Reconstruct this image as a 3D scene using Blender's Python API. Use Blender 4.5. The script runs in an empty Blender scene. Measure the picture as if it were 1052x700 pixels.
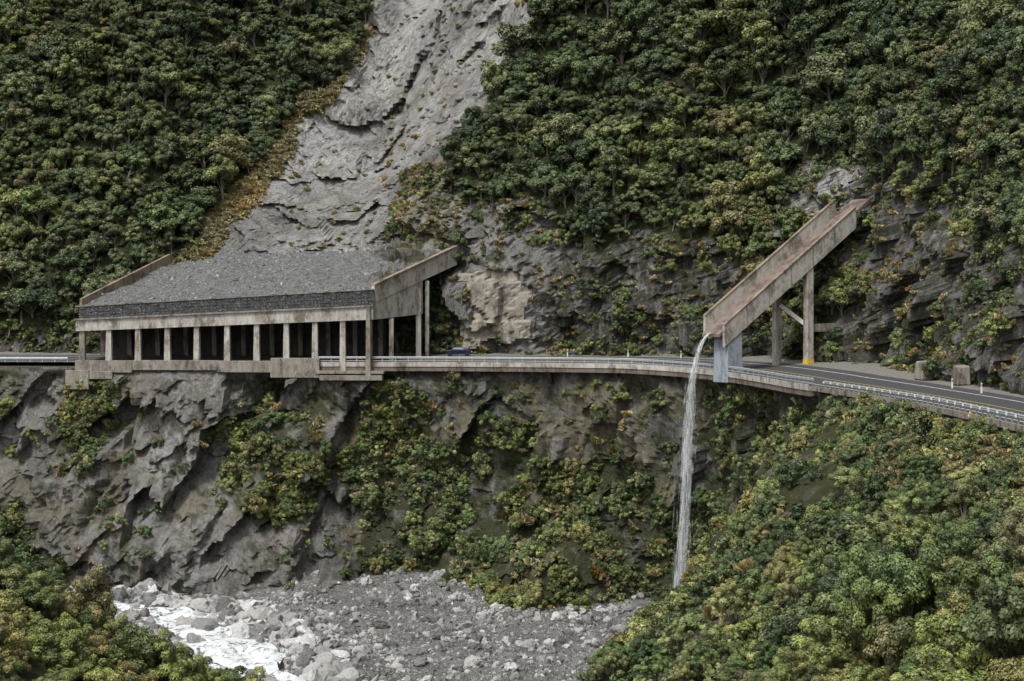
import bpy, math, random
import numpy as np
from mathutils import Vector
random.seed(7); rng=np.random.default_rng(7)
F=1963.0; CZ=9.0
def proj(X,Y,Z): return 526+F*X/Y, 320-F*(Z-CZ)/Y
# ------------------------------------------------------------- numpy noise
def h32(ix,iy,iz,seed):
    x=(ix.astype(np.int64)*374761393+iy.astype(np.int64)*668265263+iz.astype(np.int64)*2147483647+seed*1274126177)&0xffffffff
    x=((x^(x>>13))*1274126177)&0xffffffff
    x=((x^(x>>16))*2246822519)&0xffffffff
    x=x^(x>>15)
    return (x&0xffffff)/float(0xffffff)
def vn(p,s,seed=0):
    q=p/s; i=np.floor(q).astype(np.int64); f=q-i; f=f*f*(3-2*f)
    r=0
    for dx in (0,1):
        wx=f[:,0] if dx else 1-f[:,0]
        for dy in (0,1):
            wy=f[:,1] if dy else 1-f[:,1]
            for dz in (0,1):
                wz=f[:,2] if dz else 1-f[:,2]
                r=r+wx*wy*wz*h32(i[:,0]+dx,i[:,1]+dy,i[:,2]+dz,seed)
    return r*2-1
def fbm(p,s,o=4,seed=0):
    r=0;a=1.;t=0
    for k in range(o):
        r=r+a*vn(p+k*17.3,s/(2**k),seed+k); t+=a; a*=.55
    return r/t
def facet(p,s,seed=0):
    q=p/s; c=np.floor(q).astype(np.int64)
    best=np.full(len(p),1e9); out=np.zeros(len(p))
    for dx in (-1,0,1):
        for dy in (-1,0,1):
            for dz in (-1,0,1):
                x=c[:,0]+dx;y=c[:,1]+dy;z=c[:,2]+dz
                vx=q[:,0]-(x+h32(x,y,z,seed+1)); vy=q[:,1]-(y+h32(x,y,z,seed+2)); vz=q[:,2]-(z+h32(x,y,z,seed+3))
                d=vx*vx+vy*vy+vz*vz
                v=(h32(x,y,z,seed+4)-.5)*1.2*vx+(h32(x,y,z,seed+5)-.5)*1.2*vy+(h32(x,y,z,seed+6)-.5)*1.2*vz+(h32(x,y,z,seed+7)-.5)*.7
                m=d<best; best=np.where(m,d,best); out=np.where(m,v,out)
    return out*s
def strata(P,deg=-58):
    a=math.radians(deg); x=P[:,0]*math.cos(a)+P[:,2]*math.sin(a); z=-P[:,0]*math.sin(a)+P[:,2]*math.cos(a)
    return np.stack([x*.7,P[:,1],z*1.2],1)
def inpoly(x,y,poly):
    r=np.zeros(len(x),bool); n=len(poly); j=n-1
    for i in range(n):
        xi,yi=poly[i]; xj,yj=poly[j]
        if yi!=yj:
            r^=((yi>y)!=(yj>y))&(x<(xj-xi)*(y-yi)/(yj-yi)+xi)
        j=i
    return r
def sstep(a,b,x): 
    t=np.clip((x-a)/(b-a),0,1); return t*t*(3-2*t)
# ------------------------------------------------------------- scene helpers
scn=bpy.context.scene; COL=scn.collection
def empty(name):
    o=bpy.data.objects.new(name,None); COL.objects.link(o); return o
def mkobj(name,verts,faces,mat=None,parent=None,smooth=False,col=True):
    me=bpy.data.meshes.new(name); me.from_pydata([tuple(v) for v in verts],[],[tuple(f) for f in faces]); me.update()
    if mat: me.materials.append(mat)
    if smooth: me.polygons.foreach_set('use_smooth',[True]*len(me.polygons))
    o=bpy.data.objects.new(name,me)
    if col: COL.objects.link(o)
    if parent: o.parent=parent
    return o
def setattrs(o,**kw):
    n=len(o.data.vertices)
    for nm,v in kw.items():
        at=o.data.attributes.new(nm,'FLOAT','POINT'); at.data.foreach_set('value',(np.zeros(n)+v).astype(np.float32))
class B:
    def __init__(s): s.v=[];s.f=[]
    def hexa(s,b,t):
        n=len(s.v); s.v+=[tuple(x) for x in b]+[tuple(x) for x in t]
        s.f+=[(n+3,n+2,n+1,n),(n+4,n+5,n+6,n+7)]+[(n+i,n+(i+1)%4,n+4+(i+1)%4,n+4+i) for i in range(4)]
    def box(s,c,ax,ay,az):
        c=Vector(c);ax=Vector(ax);ay=Vector(ay);az=Vector(az)
        s.hexa([c-ax-ay-az,c+ax-ay-az,c+ax+ay-az,c-ax+ay-az],[c-ax-ay+az,c+ax-ay+az,c+ax+ay+az,c-ax+ay+az])
    def bar(s,p,q,w,h,up=(0,0,1)):
        p=Vector(p);q=Vector(q);d=(q-p).normalized();sd=d.cross(Vector(up)).normalized();u=sd.cross(d)
        s.box((p+q)/2,(q-p)/2,sd*w/2,u*h/2)
    def cyl(s,p,q,r0,r1,n=8):
        p=Vector(p);q=Vector(q);d=(q-p).normalized();a=d.orthogonal().normalized();b=d.cross(a);k=len(s.v)
        for c,r in((p,r0),(q,r1)):
            for i in range(n):
                t=2*math.pi*i/n; s.v.append(tuple(c+a*math.cos(t)*r+b*math.sin(t)*r))
        s.f+=[(k+i,k+(i+1)%n,k+n+(i+1)%n,k+n+i) for i in range(n)]+[tuple(k+n-1-i for i in range(n)),tuple(k+n+i for i in range(n))]
    def obj(s,name,mat,parent=None,bevel=0,smooth=False):
        o=mkobj(name,s.v,s.f,mat,parent,smooth)
        if bevel:
            m=o.modifiers.new('bev','BEVEL');m.width=bevel;m.segments=1;m.limit_method='ANGLE'
        return o
# ------------------------------------------------------------- materials
class M:
    def __init__(s,name):
        s.m=bpy.data.materials.new(name); s.m.use_nodes=True; s.t=s.m.node_tree; s.t.nodes.clear()
        s.out=s.n('ShaderNodeOutputMaterial'); s.b=s.n('ShaderNodeBsdfPrincipled'); s.l(s.b.outputs[0],s.out.inputs[0])
        s.b.inputs['Roughness'].default_value=.85
        s.b.inputs['Specular IOR Level'].default_value=.25
        s.pos=s.n('ShaderNodeNewGeometry').outputs['Position']
    def n(s,k): return s.t.nodes.new(k)
    def l(s,a,b): s.t.links.new(a,b)
    def put(s,v,sock):
        if isinstance(v,bpy.types.NodeSocket): s.l(v,sock)
        else: sock.default_value=v
    def map(s,vec,scale=(1,1,1),rot=(0,0,0)):
        k=s.n('ShaderNodeMapping'); s.l(vec,k.inputs[0]); k.inputs['Scale'].default_value=scale; k.inputs['Rotation'].default_value=rot; return k.outputs[0]
    def noise(s,scale,detail=5,rough=.6,vec=None,dist=0):
        k=s.n('ShaderNodeTexNoise'); s.l(vec or s.pos,k.inputs['Vector']); k.inputs['Scale'].default_value=scale;k.inputs['Detail'].default_value=detail;k.inputs['Roughness'].default_value=rough;k.inputs['Distortion'].default_value=dist
        return k.outputs['Fac']
    def vor(s,scale,feat='F1',vec=None,out='Distance'):
        k=s.n('ShaderNodeTexVoronoi'); k.feature=feat; s.l(vec or s.pos,k.inputs['Vector']); k.inputs['Scale'].default_value=scale; return k.outputs[out]
    def ramp(s,fac,stops):
        k=s.n('ShaderNodeValToRGB'); s.put(fac,k.inputs[0]); e=k.color_ramp.elements
        while len(e)<len(stops): e.new(.5)
        for a,(p,c) in zip(e,stops):
            a.position=p; a.color=(c,c,c,1) if not hasattr(c,'__len__') else (*c,1)
        return k.outputs[0]
    def mix(s,f,a,b,mode='MIX'):
        k=s.n('ShaderNodeMix'); k.data_type='RGBA'; k.blend_type=mode
        s.put(f,k.inputs[0])
        for v,i in((a,6),(b,7)):
            if not isinstance(v,bpy.types.NodeSocket): v=(*v,1) if len(v)==3 else v
            s.put(v,k.inputs[i])
        return k.outputs[2]
    def math(s,op,a,b=0.0):
        k=s.n('ShaderNodeMath');k.operation=op;s.put(a,k.inputs[0]);s.put(b,k.inputs[1]);return k.outputs[0]
    def ridge(s,scale,vec,w=.03,lo=.3,detail=4,dist=.3):
        n=s.noise(scale,detail,.6,vec,dist); r=s.math('ABSOLUTE',s.math('SUBTRACT',n,.5)); return s.ramp(r,[(0,lo),(w,1)])
    def attr(s,name):
        k=s.n('ShaderNodeAttribute');k.attribute_name=name;return k.outputs['Fac']
    def bump(s,h,strength=.5,dist=.1):
        k=s.n('ShaderNodeBump');k.inputs['Strength'].default_value=strength;k.inputs['Distance'].default_value=dist;s.l(h,k.inputs['Height']);s.l(k.outputs[0],s.b.inputs['Normal'])
    def base(s,c): s.put(c if isinstance(c,bpy.types.NodeSocket) else (*c,1),s.b.inputs['Base Color'])

def terrain_mat(name,bright=1.0,rot=-.9,dk_=1.,stn=(.52,.66)):
    m=M(name)
    tl=m.map(m.pos,(1.,1,.4),(0,rot,0))
    tb=m.map(m.pos,(1.5,1,.8),(.4,.3,.5))
    n0=m.noise(.035,5,.6,tl); n1=m.noise(.14,8,.7,tl); n2=m.noise(.6,10,.75,m.pos,.2); n3=m.noise(2.6,8,.8,tl)
    a=m.math('ADD',m.math('MULTIPLY',n0,.24),m.math('ADD',m.math('MULTIPLY',n1,.3),m.math('ADD',m.math('MULTIPLY',n2,.25),m.math('MULTIPLY',n3,.21))))
    b=bright
    rock=m.ramp(a,[(.38,(.09*b,.086*b,.08*b)),(.45,(.24*b,.234*b,.222*b)),(.51,(.39*b,.383*b,.366*b)),(.6,(.60*b,.59*b,.57*b))])
    r1=m.ridge(.22,tl,.010,.35,6,.6); r2=m.ridge(.55,tb,.014,.4,6,.4); r3=m.ridge(1.5,tl,.02,.55,5,.2)
    for r,k in((r1,.8),(r2,.75),(r3,.6)): rock=m.mix(k,rock,r,'MULTIPLY')
    cr2=m.vor(1.1,'DISTANCE_TO_EDGE',m.mix(.12,m.map(m.pos,(1.5,1,.8),(.9,.5,.7)),m.map(m.pos,(6,6,6))))
    crm2=m.ramp(cr2,[(0,.6),(.035,1)]); rock=m.mix(.5,rock,crm2,'MULTIPLY')
    stain=m.ramp(m.noise(.16,7,.75),[(stn[0],0.),(stn[1],.7)])
    rock=m.mix(stain,rock,m.mix(.4,(.2,.165,.115),rock))
    # thin moss film in patches
    moss=m.ramp(m.noise(.33,8,.8),[(.55,0.),(.63,.55)])
    rock=m.mix(moss,rock,(.075,.075,.035))
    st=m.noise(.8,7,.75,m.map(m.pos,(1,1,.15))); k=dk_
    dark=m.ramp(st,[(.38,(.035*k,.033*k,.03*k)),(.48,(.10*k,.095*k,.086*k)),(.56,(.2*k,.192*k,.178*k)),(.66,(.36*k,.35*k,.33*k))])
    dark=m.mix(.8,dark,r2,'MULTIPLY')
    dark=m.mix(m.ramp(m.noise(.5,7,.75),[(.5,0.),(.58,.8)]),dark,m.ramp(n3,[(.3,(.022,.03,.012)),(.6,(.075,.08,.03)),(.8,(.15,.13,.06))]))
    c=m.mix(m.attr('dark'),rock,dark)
    sc=m.ramp(m.vor(3.5,'F1',out='Color'),[(.1,(.15,.15,.15)),(.6,(.26,.26,.258)),(.95,(.37,.37,.365))])
    sc=m.mix(m.ramp(m.noise(.5,6,.6,tl),[(.4,0.),(.65,.6)]),sc,(.15,.15,.153))
    c=m.mix(m.attr('scree'),c,sc)
    dr=m.ramp(m.noise(2.2,8,.8),[(.3,(.07,.06,.03)),(.5,(.22,.185,.09)),(.7,(.38,.32,.17))])
    c=m.mix(m.attr('dry'),c,dr)
    vg=m.ramp(m.noise(1.4,8,.8),[(.3,(.012,.018,.007)),(.5,(.042,.052,.018)),(.62,(.075,.08,.03)),(.75,(.125,.112,.052))])
    c=m.mix(m.attr('veg'),c,vg)
    m.base(c)
    h=m.math('ADD',m.math('MULTIPLY',n2,2.4),m.math('ADD',m.math('MULTIPLY',n3,.9),m.math('MULTIPLY',m.math('ADD',r1,r2),.3)))
    h=m.math('ADD',h,m.math('MULTIPLY',crm2,.2))
    m.bump(h,1.0,.6); m.b.inputs['Roughness'].default_value=.9
    return m.m
def conc_mat(name,c0=(.46,.44,.4),c1=(.22,.18,.135),amt=.5,streak=.25):
    m=M(name)
    st=m.noise(1.1,8,.75,m.map(m.pos,(1,1,streak)))
    g=m.noise(4,7,.75)
    a=m.mix(m.ramp(g,[(.35,0.),(.65,.6)]),c0,tuple(x*.7 for x in c0))
    a=m.mix(m.ramp(st,[(.62-.35*amt,0.),(.85-.2*amt,1.)]),a,c1)
    d=m.ramp(m.noise(.5,7,.8,m.map(m.pos,(1,1,.5))),[(.48,0.),(.6,.85)])
    a=m.mix(d,a,tuple(x*.5 for x in c1))
    m.base(a); m.bump(g,.5,.06); return m.m
def flat_mat(name,c,rough=.6,metal=0,var=.25):
    m=M(name); g=m.noise(3,5,.7)
    m.base(m.mix(m.ramp(g,[(.35,0.),(.7,1.)]),c,tuple(x*(1-var) for x in c))); m.b.inputs['Roughness'].default_value=rough; m.b.inputs['Metallic'].default_value=metal
    return m.m
def leaf_mat(name,stops):
    m=M(name)
    r=m.n('ShaderNodeObjectInfo').outputs['Random']
    c=m.ramp(r,stops)
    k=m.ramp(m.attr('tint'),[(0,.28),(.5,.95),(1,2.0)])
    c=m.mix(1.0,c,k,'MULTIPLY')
    big=m.noise(.05,4,.6)
    c=m.mix(m.ramp(big,[(.44,0.),(.58,.7)]),c,m.mix(1.0,c,(1.5,1.25,.95),'MULTIPLY'))
    c=m.mix(m.ramp(m.noise(.03,3,.6),[(.47,0.),(.6,.5)]),c,m.mix(1.0,c,(.74,.78,.8),'MULTIPLY'))
    m.base(c); m.b.inputs['Roughness'].default_value=.5; m.b.inputs['Specular IOR Level'].default_value=.35
    return m.m
MT=terrain_mat('hillside_rock',1.0,-.95,.95); MC=terrain_mat('cliff_rock',.8,.35,.95,(.46,.6))
M_conc=conc_mat('concrete_pale',(.5,.48,.44),(.22,.18,.135),.58); M_concb=conc_mat('concrete_brown',(.3,.275,.235),(.13,.105,.08),.6)
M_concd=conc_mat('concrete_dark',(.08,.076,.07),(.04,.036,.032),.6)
M_rust=conc_mat('timber_weathered',(.28,.235,.18),(.14,.105,.07),.6)
M_pil=conc_mat('pillar_grey',(.3,.335,.375),(.24,.265,.29),.15)
M_asph=flat_mat('asphalt',(.06,.06,.062),.8); M_white=flat_mat('paint_white',(.75,.75,.72)); M_yel=flat_mat('paint_yellow',(.7,.5,.05))
M_galv=flat_mat('galvanised_steel',(.42,.44,.45),.45,.3)
M_bark=flat_mat('bark',(.2,.18,.15),.9,0,.6)
M_leaf=leaf_mat('leaf_forest',[(0,(.03,.048,.02)),(.2,(.046,.068,.026)),(.4,(.065,.092,.034)),(.6,(.088,.114,.043)),(.75,(.105,.108,.052)),(.88,(.06,.096,.034)),(1,(.13,.15,.056))])
M_leafs=leaf_mat('leaf_shrub',[(0,(.038,.06,.022)),(.25,(.062,.094,.032)),(.45,(.093,.13,.042)),(.65,(.13,.165,.054)),(.82,(.13,.125,.058)),(1,(.18,.215,.075))])
M_grass=leaf_mat('dry_grass',[(0,(.2,.17,.08)),(.5,(.27,.23,.12)),(1,(.15,.16,.07))])
# ------------------------------------------------------------- road alignment
OP=[(-230,318),(-160,310),(-110,303),(-67.8,300),(-45,298),(-21.7,296),(-11.5,295.5),(3.6,292),(16.6,286),(24.6,278),(29.9,265),(34.2,245),(36.8,223),(38.7,203),(40,185),(40.3,167),(40.2,150),(39.7,125),(39,90),(38,50),(37,20)]
def catmull(P,k=24):
    P=[np.array(p,float) for p in P]; P=[2*P[0]-P[1]]+P+[2*P[-1]-P[-2]]; o=[]
    for i in range(1,len(P)-2):
        for j in range(k):
            t=j/k; o.append(.5*((2*P[i])+(-P[i-1]+P[i+1])*t+(2*P[i-1]-5*P[i]+4*P[i+1]-P[i+2])*t*t+(-P[i-1]+3*P[i]-3*P[i+1]+P[i+2])*t**3))
    o.append(P[-2]); return np.array(o)
def resample(P,step):
    d=np.r_[0,np.cumsum(np.linalg.norm(np.diff(P,axis=0),axis=1))]; n=int(d[-1]/step)+1; s=np.linspace(0,d[-1],n)
    return np.stack([np.interp(s,d,P[:,k]) for k in range(P.shape[1])],1)
RO=resample(catmull(OP),.5); NR=len(RO)
T=np.gradient(RO,axis=0); T/=np.linalg.norm(T,axis=1)[:,None]
def smooth(a,w):
    k=np.ones(w)/w; return np.stack([np.convolve(np.pad(a[:,i],w//2,'edge'),k,'valid')[:len(a)] for i in range(a.shape[1])],1)
Ts=smooth(T,25); Ts/=np.linalg.norm(Ts,axis=1)[:,None]
NN=np.stack([-Ts[:,1],Ts[:,0]],1)
Ts2=smooth(T,61); Ts2/=np.linalg.norm(Ts2,axis=1)[:,None]; NH=np.stack([-Ts2[:,1],Ts2[:,0]],1)
RPX=526+F*RO[:,0]/RO[:,1]
RZ=np.interp(RPX,[330,640,745,810,1200],[1.0,1.0,.5,0,0])
BK=np.interp(RPX,[300,450,800,900,1000],[.9,.9,.9,.4,0.])
def R(i,d,z=0):
    p=RO[i]+NN[i]*d; return (p[0],p[1],RZ[i]+BK[i]*max(d,0)/12+z)
def ipx(px): return int(np.argmin(np.abs(RPX-px)))
def sweep(name,prof,i0,i1,mat,parent=None,step=2,closed=True,smooth=False):
    v=[];f=[];ids=list(range(i0,i1,step));n=len(prof)
    for i in ids:
        for d,z in prof: v.append(R(i,d,z))
    for a in range(len(ids)-1):
        for j in range(n if closed else n-1):
            k=(j+1)%n; f.append((a*n+j,a*n+k,(a+1)*n+k,(a+1)*n+j))
    if closed: f+= [tuple(range(n)),tuple(reversed(range((len(ids)-1)*n,len(ids)*n)))]
    return mkobj(name,v,f,mat,parent,smooth)
# ------------------------------------------------------------- hillside above road
def table(px,z,PX,ZL,G):
    G=np.array(G,float)
    cols=np.stack([np.interp(px,PX,G[:,k]) for k in range(G.shape[1])],-1)
    r=np.zeros(len(z))
    for k in range(len(ZL)-1):
        a,b=ZL[k],ZL[k+1]; m=(z>=min(a,b))&(z<=max(a,b)); t=(z-a)/(b-a)
        r=np.where(m,cols[:,k]*(1-t)+cols[:,k+1]*t,r)
    return r
ZL=[0,8,17,25,40,70,130]
PXU=[-400,0,80,130,250,330,370,400,450,490,560,650,700,720,800,850,900,2500]
GU=[[0,4,9,15,27,50,100],[0,3,8,14,27,52,105],[0,3,9,16,29,55,110],[0,3,12,20,36,66,120],[0,3,13,22,40,74,135],[0,3,12,21,39,73,132],[0,2,7,14,31,66,124],[0,2,4,9,24,58,115],
[0,1,2.5,7,19,47,98],[0,1,2,5,15,38,88],[0,1,2,6,16,38,88],[0,2,4,8,18,38,88],[2,4,7,11,20,38,88],[3,5,9,13,21,38,84],[3,5,9,12,19,34,74],[1,3,6,10,17,32,72],[0,2,5,9,16,30,70],[0,2,5,9,16,30,70]]
gully=[(430,-60),(380,0),(374,50),(352,75),(324,110),(300,150),(262,200),(225,250),(180,275),(90,330),(380,330),(475,262),(470,225),(480,190),(470,160),(500,115),(522,65),(560,0),(590,-60)]
grassp=[(385,20),(368,60),(330,85),(290,140),(245,190),(200,250),(150,290),(215,268),(262,205),(300,160),(336,110),(374,62)]
screep=[(80,330),(180,268),(230,255),(330,262),(372,286),(380,330)]
brownp=[(385,250),(400,200),(430,160),(475,170),(475,250),(420,275)]
rock1=[(474,205),(500,212),(560,205),(572,300),(575,370),(440,370),(462,290),(470,260)]
rock2=[(560,255),(620,262),(650,235),(735,250),(770,285),(800,330),(880,330),(880,385),(560,372)]
rock3=[(800,185),(830,165),(885,165),(905,225),(845,240),(795,235)]
rock4=[(860,235),(885,200),(945,165),(985,200),(1000,230),(1070,260),(1200,260),(1200,460),(870,400)]
rockL=[(-200,335),(80,335),(90,400),(-200,400)]
wallp=[(478,284),(500,279),(520,280),(545,286),(550,300),(540,322),(548,352),(474,356),(484,320)]
def upper():
    zs=np.r_[np.arange(0,45,.42),np.arange(45,128,.8)]
    ids=np.arange(0,NR-40,1); nu=len(ids); nz=len(zs)
    I=np.repeat(ids,nz); Z=np.tile(zs,nu)
    g=table(RPX[I],Z,PXU,ZL,GU)
    def pos(g,dz=0):
        P=RO[I]+NH[I]*(14+g)[:,None]; return np.stack([P[:,0],P[:,1],Z+dz],1)
    P=pos(g); px,py=proj(P[:,0],P[:,1],P[:,2])
    cl=np.interp(py,[-60,0,100,200,270],[480,465,430,350,300]); w=np.interp(py,[0,270],[80,120])
    g=g+np.clip(1-((px-cl)/w)**2,0,1)*sstep(16,40,Z)*7
    P=pos(g)
    g=g+fbm(P*np.array([1,1,.6]),22,3,3)*7.5*sstep(10,32,Z)
    P=pos(g); px,py=proj(P[:,0],P[:,1],P[:,2])
    nx=fbm(P,9,4,11)*24; ny=fbm(P,9,4,12)*20
    inb=lambda poly: inpoly(px+nx,py+ny,poly).astype(float)
    gl=inb(gully); gr=inb(grassp); sc=inpoly(px+nx*.6,py+ny*.6,screep).astype(float); br=inb(brownp)
    wl=inpoly(px+fbm(P,3,3,77)*18,py+fbm(P,3,3,78)*14,wallp)
    rk=np.clip(inb(rock1)+inb(rock2)+inb(rock3)+inb(rock4)+inb(rockL),0,1); rk=np.maximum(rk,wl)
    r1=inb(rock1)
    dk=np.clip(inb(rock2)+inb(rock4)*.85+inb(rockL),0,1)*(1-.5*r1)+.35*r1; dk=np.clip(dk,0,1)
    bare=np.clip(gl+rk,0,1)
    pf=strata(P)+fbm(P,2,3,5)[:,None]*.5
    d=facet(pf,9,20)*.65+facet(pf,3.4,30)*.7+facet(P*np.array([1,1,.8])+fbm(P,1,2,6)[:,None]*.3,1.5,40)*.55+fbm(P,1.6,3,8)*.3
    amp=np.where(sc>0,.08,np.where(gl>0,.85,np.where(bare>0,.95,.4)))
    amp=np.where(wl,.28,amp)
    g2=np.maximum(g+d*amp*sstep(-1,3,Z)-np.where(wl,.1+.5*(Z<7.5),0),-.8)
    P=pos(g2,np.where(wl,0,d*.3*amp*sstep(1,4,Z)))
    n=fbm(P,2.5,4,60); lo=fbm(P,14,3,66)
    veg=np.clip((1-bare)+ (n>.18+.15*(r1>0))*.8*(rk>0)+(br>0)*(n>.05)*.8,0,1)*(1-gr)
    dry=np.clip(gr+ (br>0)*(n<-.05)*.5*gl+((n+lo*.6)>.36)*(gl>0)*.45,0,1)
    a=(np.arange(nu-1)[:,None]*nz+np.arange(nz-1)[None]).ravel()
    faces=np.stack([a,a+nz,a+nz+1,a+1],1)
    wf_=wl[faces].all(1)
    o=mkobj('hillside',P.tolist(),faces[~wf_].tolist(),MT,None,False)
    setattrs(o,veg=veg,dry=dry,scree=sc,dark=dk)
    us,inv=np.unique(faces[wf_],return_inverse=True); inv=inv.reshape(-1,4)
    front=P[us].copy(); nn=NH[I[us]]; front[:,0]-=nn[:,0]*.1; front[:,1]-=nn[:,1]*.1
    me=mkobj('retaining_wall',front.tolist(),inv.tolist(),conc_mat('wall_stained',(.34,.315,.27),(.17,.145,.115),.75,1.4),None,False)
    sm=me.modifiers.new('thick','SOLIDIFY'); sm.thickness=.3; sm.offset=0
    return P,faces,dict(px=px,py=py,bare=bare,gr=gr,gl=gl,rk=rk,sc=sc,br=br,r1=r1,wl=wl)
UP,UF,UM=upper()
# ------------------------------------------------------------- cliff below road
ZD=[0,-8,-16,-24,-38]
PXD=[-600,0,60,100,180,250,320,350,400,500,600,670,720,770,820,860,920,1000,2500]
GD=[[0,6,12,20,34],[0,5,10,16,28],[0,3,6,11,19],[0,2,5,9,15],[0,3,7,12,19],[0,3,8,13,20],[0,2,6,9,15],[0,1,3,6,12],[0,1,2,5,12],[0,1,2,6,20],[0,1,2,7,30],[0,1,1,2,6],[0,0,0,1,3],[0,1,2,3,7],[0,2,5,9,17],[0,5,11,19,32],[0,8,16,24,38],[0,8,17,26,42],[0,8,17,26,42]]
vegp=[[(75,395),(125,395),(118,455),(85,485),(68,440)],[(205,440),(270,405),(345,400),(350,460),(305,540),(262,545),(225,490)],[(-50,385),(30,390),(22,430),(-50,450)],[(-60,500),(20,520),(55,575),(90,640),(-60,700)],[(350,470),(380,420),(385,385),(900,395),(900,760),(560,700),(470,612),(375,590)]]
greyp=[(430,380),(720,385),(740,490),(690,510),(640,465),(600,478),(520,440),(440,455)]
brp=[(820,415),(1100,430),(1100,470),(960,480),(880,560),(800,520),(770,480)]
def lower():
    zs=np.arange(0,-38.01,-.4); ids=np.arange(0,NR-10,1); nu=len(ids); nz=len(zs)
    I=np.repeat(ids,nz); Z=np.tile(zs,nu)
    g=table(RPX[I],Z,PXD,ZD,GD)
    off=np.interp(RPX[I],[380,400,780,830,860],[.2,1.6,1.6,.8,.1])
    def pos(g,dz=0):
        P=RO[I]-NH[I]*(g-off)[:,None]; return np.stack([P[:,0],P[:,1],Z+RZ[I]-.75+dz+np.where(RPX[I]>860,.25,0)],1)
    P=pos(g); fw=1-.75*sstep(640,680,RPX[I])*sstep(790,760,RPX[I])
    g=g+(fbm(P,16,3,71)*4.5*sstep(0,-9,Z)+np.abs(fbm(P*np.array([1,1,.25]),7,3,73))*5*sstep(-2,-10,Z))*fw-1.2*sstep(0,-6,Z)
    P=pos(g); px,py=proj(P[:,0],P[:,1],P[:,2])
    nx=fbm(P,7,4,81)*30; ny=fbm(P,7,4,82)*26
    vg=np.zeros(len(P))
    for p in vegp: vg=np.maximum(vg,inpoly(px+nx,py+ny,p).astype(float))
    gy=inpoly(px+nx,py+ny*.6,greyp).astype(float); br=inpoly(px+nx*.5,py+ny*.5,brp).astype(float)
    right=(px>870).astype(float)
    pf=strata(P,62)+fbm(P,2.5,3,95)[:,None]*.8
    amp=np.where(right>0,.3,np.where(px<360,1.1,.6))
    d=facet(pf,11,120)*.6+facet(pf,4,130)*.65+facet(P*np.array([1.2,1,.8]),1.5,140)*.5+fbm(P,1.5,3,98)*.35
    e=sstep(0,-3,Z)
    g2=g-d*amp*e
    P=pos(g2,d*.35*amp*e)
    n=fbm(P,2.2,4,160)
    veg=np.where(vg>0,np.where(n>-.1,.85,.1),np.where(n>.27,.65,0)); veg=np.where(gy>0,np.where(n>.18,.7,.0),veg); veg=np.where(right>0,.8,veg)
    dry=np.where(br>0,np.where(n>-.05,.8,.1),np.where((vg>0)&(fbm(P,6,3,170)>.08),.45,np.where(fbm(P,5,3,172)>.2,.35,0)))
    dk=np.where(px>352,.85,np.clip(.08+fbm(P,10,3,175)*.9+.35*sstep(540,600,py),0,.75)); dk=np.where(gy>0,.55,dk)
    a=(np.arange(nu-1)[:,None]*nz+np.arange(nz-1)[None]).ravel()
    faces=np.stack([a,a+1,a+nz+1,a+nz],1)
    o=mkobj('gorge_cliff',P.tolist(),faces.tolist(),MC)
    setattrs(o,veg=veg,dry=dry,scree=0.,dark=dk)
    return P,faces,dict(px=px,py=py,vg=vg,gy=gy,br=br,right=right,n=n)
LP,LF,LM=lower()
# ------------------------------------------------------------- riverbed + river
RV=resample(catmull([(-170,215),(-120,240),(-90,258),(-66,268),(-50,268),(-39,248),(-30,222),(-21,185),(-10,140),(0,80),(5,20)]),1.)
def bed():
    xs=np.arange(-220,90,.8); ys=np.arange(15,325,.8)
    X,Y=np.meshgrid(xs,ys,indexing='ij'); X=X.ravel();Y=Y.ravel()
    dmin=np.full(len(X),1e9)
    for p in RV[::3]: dmin=np.minimum(dmin,np.hypot(X-p[0],Y-p[1]))
    P=np.stack([X,Y,X*0],1)
    Z=-33+np.interp(X,[-10,12],[0,-1.6])+fbm(P,14,4,200)*1.5+fbm(P,2,3,205)*.45-sstep(8.5,4.5,dmin)*1.3
    Z+=sstep(268,292,Y)*sstep(-45,-28,X)*3.2
    P[:,2]=Z; ny=len(ys); a=(np.arange(len(xs)-1)[:,None]*ny+np.arange(ny-1)[None]).ravel()
    f=np.stack([a,a+ny,a+ny+1,a+1],1)
    m=M('river_gravel'); v1=m.vor(1.6,'F1',out='Color'); v2=m.vor(5,'F1',out='Color')
    c=m.mix(.5,m.ramp(v1,[(0,(.17,.167,.16)),(.5,(.29,.285,.273)),(1,(.45,.445,.43))]),m.ramp(v2,[(0,(.14,.137,.13)),(1,(.42,.415,.4))]))
    c=m.mix(m.ramp(m.noise(.1,8,.8,None,.5),[(.45,0.),(.58,.8)]),c,(.165,.157,.14))
    c=m.mix(.7,c,m.ramp(m.vor(1.6,'DISTANCE_TO_EDGE'),[(0,.35),(.1,1)]),'MULTIPLY'); m.base(c)
    m.bump(m.math('ADD',m.vor(1.6),m.vor(5)),1,.5)
    mkobj('river_bed',P.tolist(),f.tolist(),m.m)
    return P,f,dmin
BP,BF,BD=bed()
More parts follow.
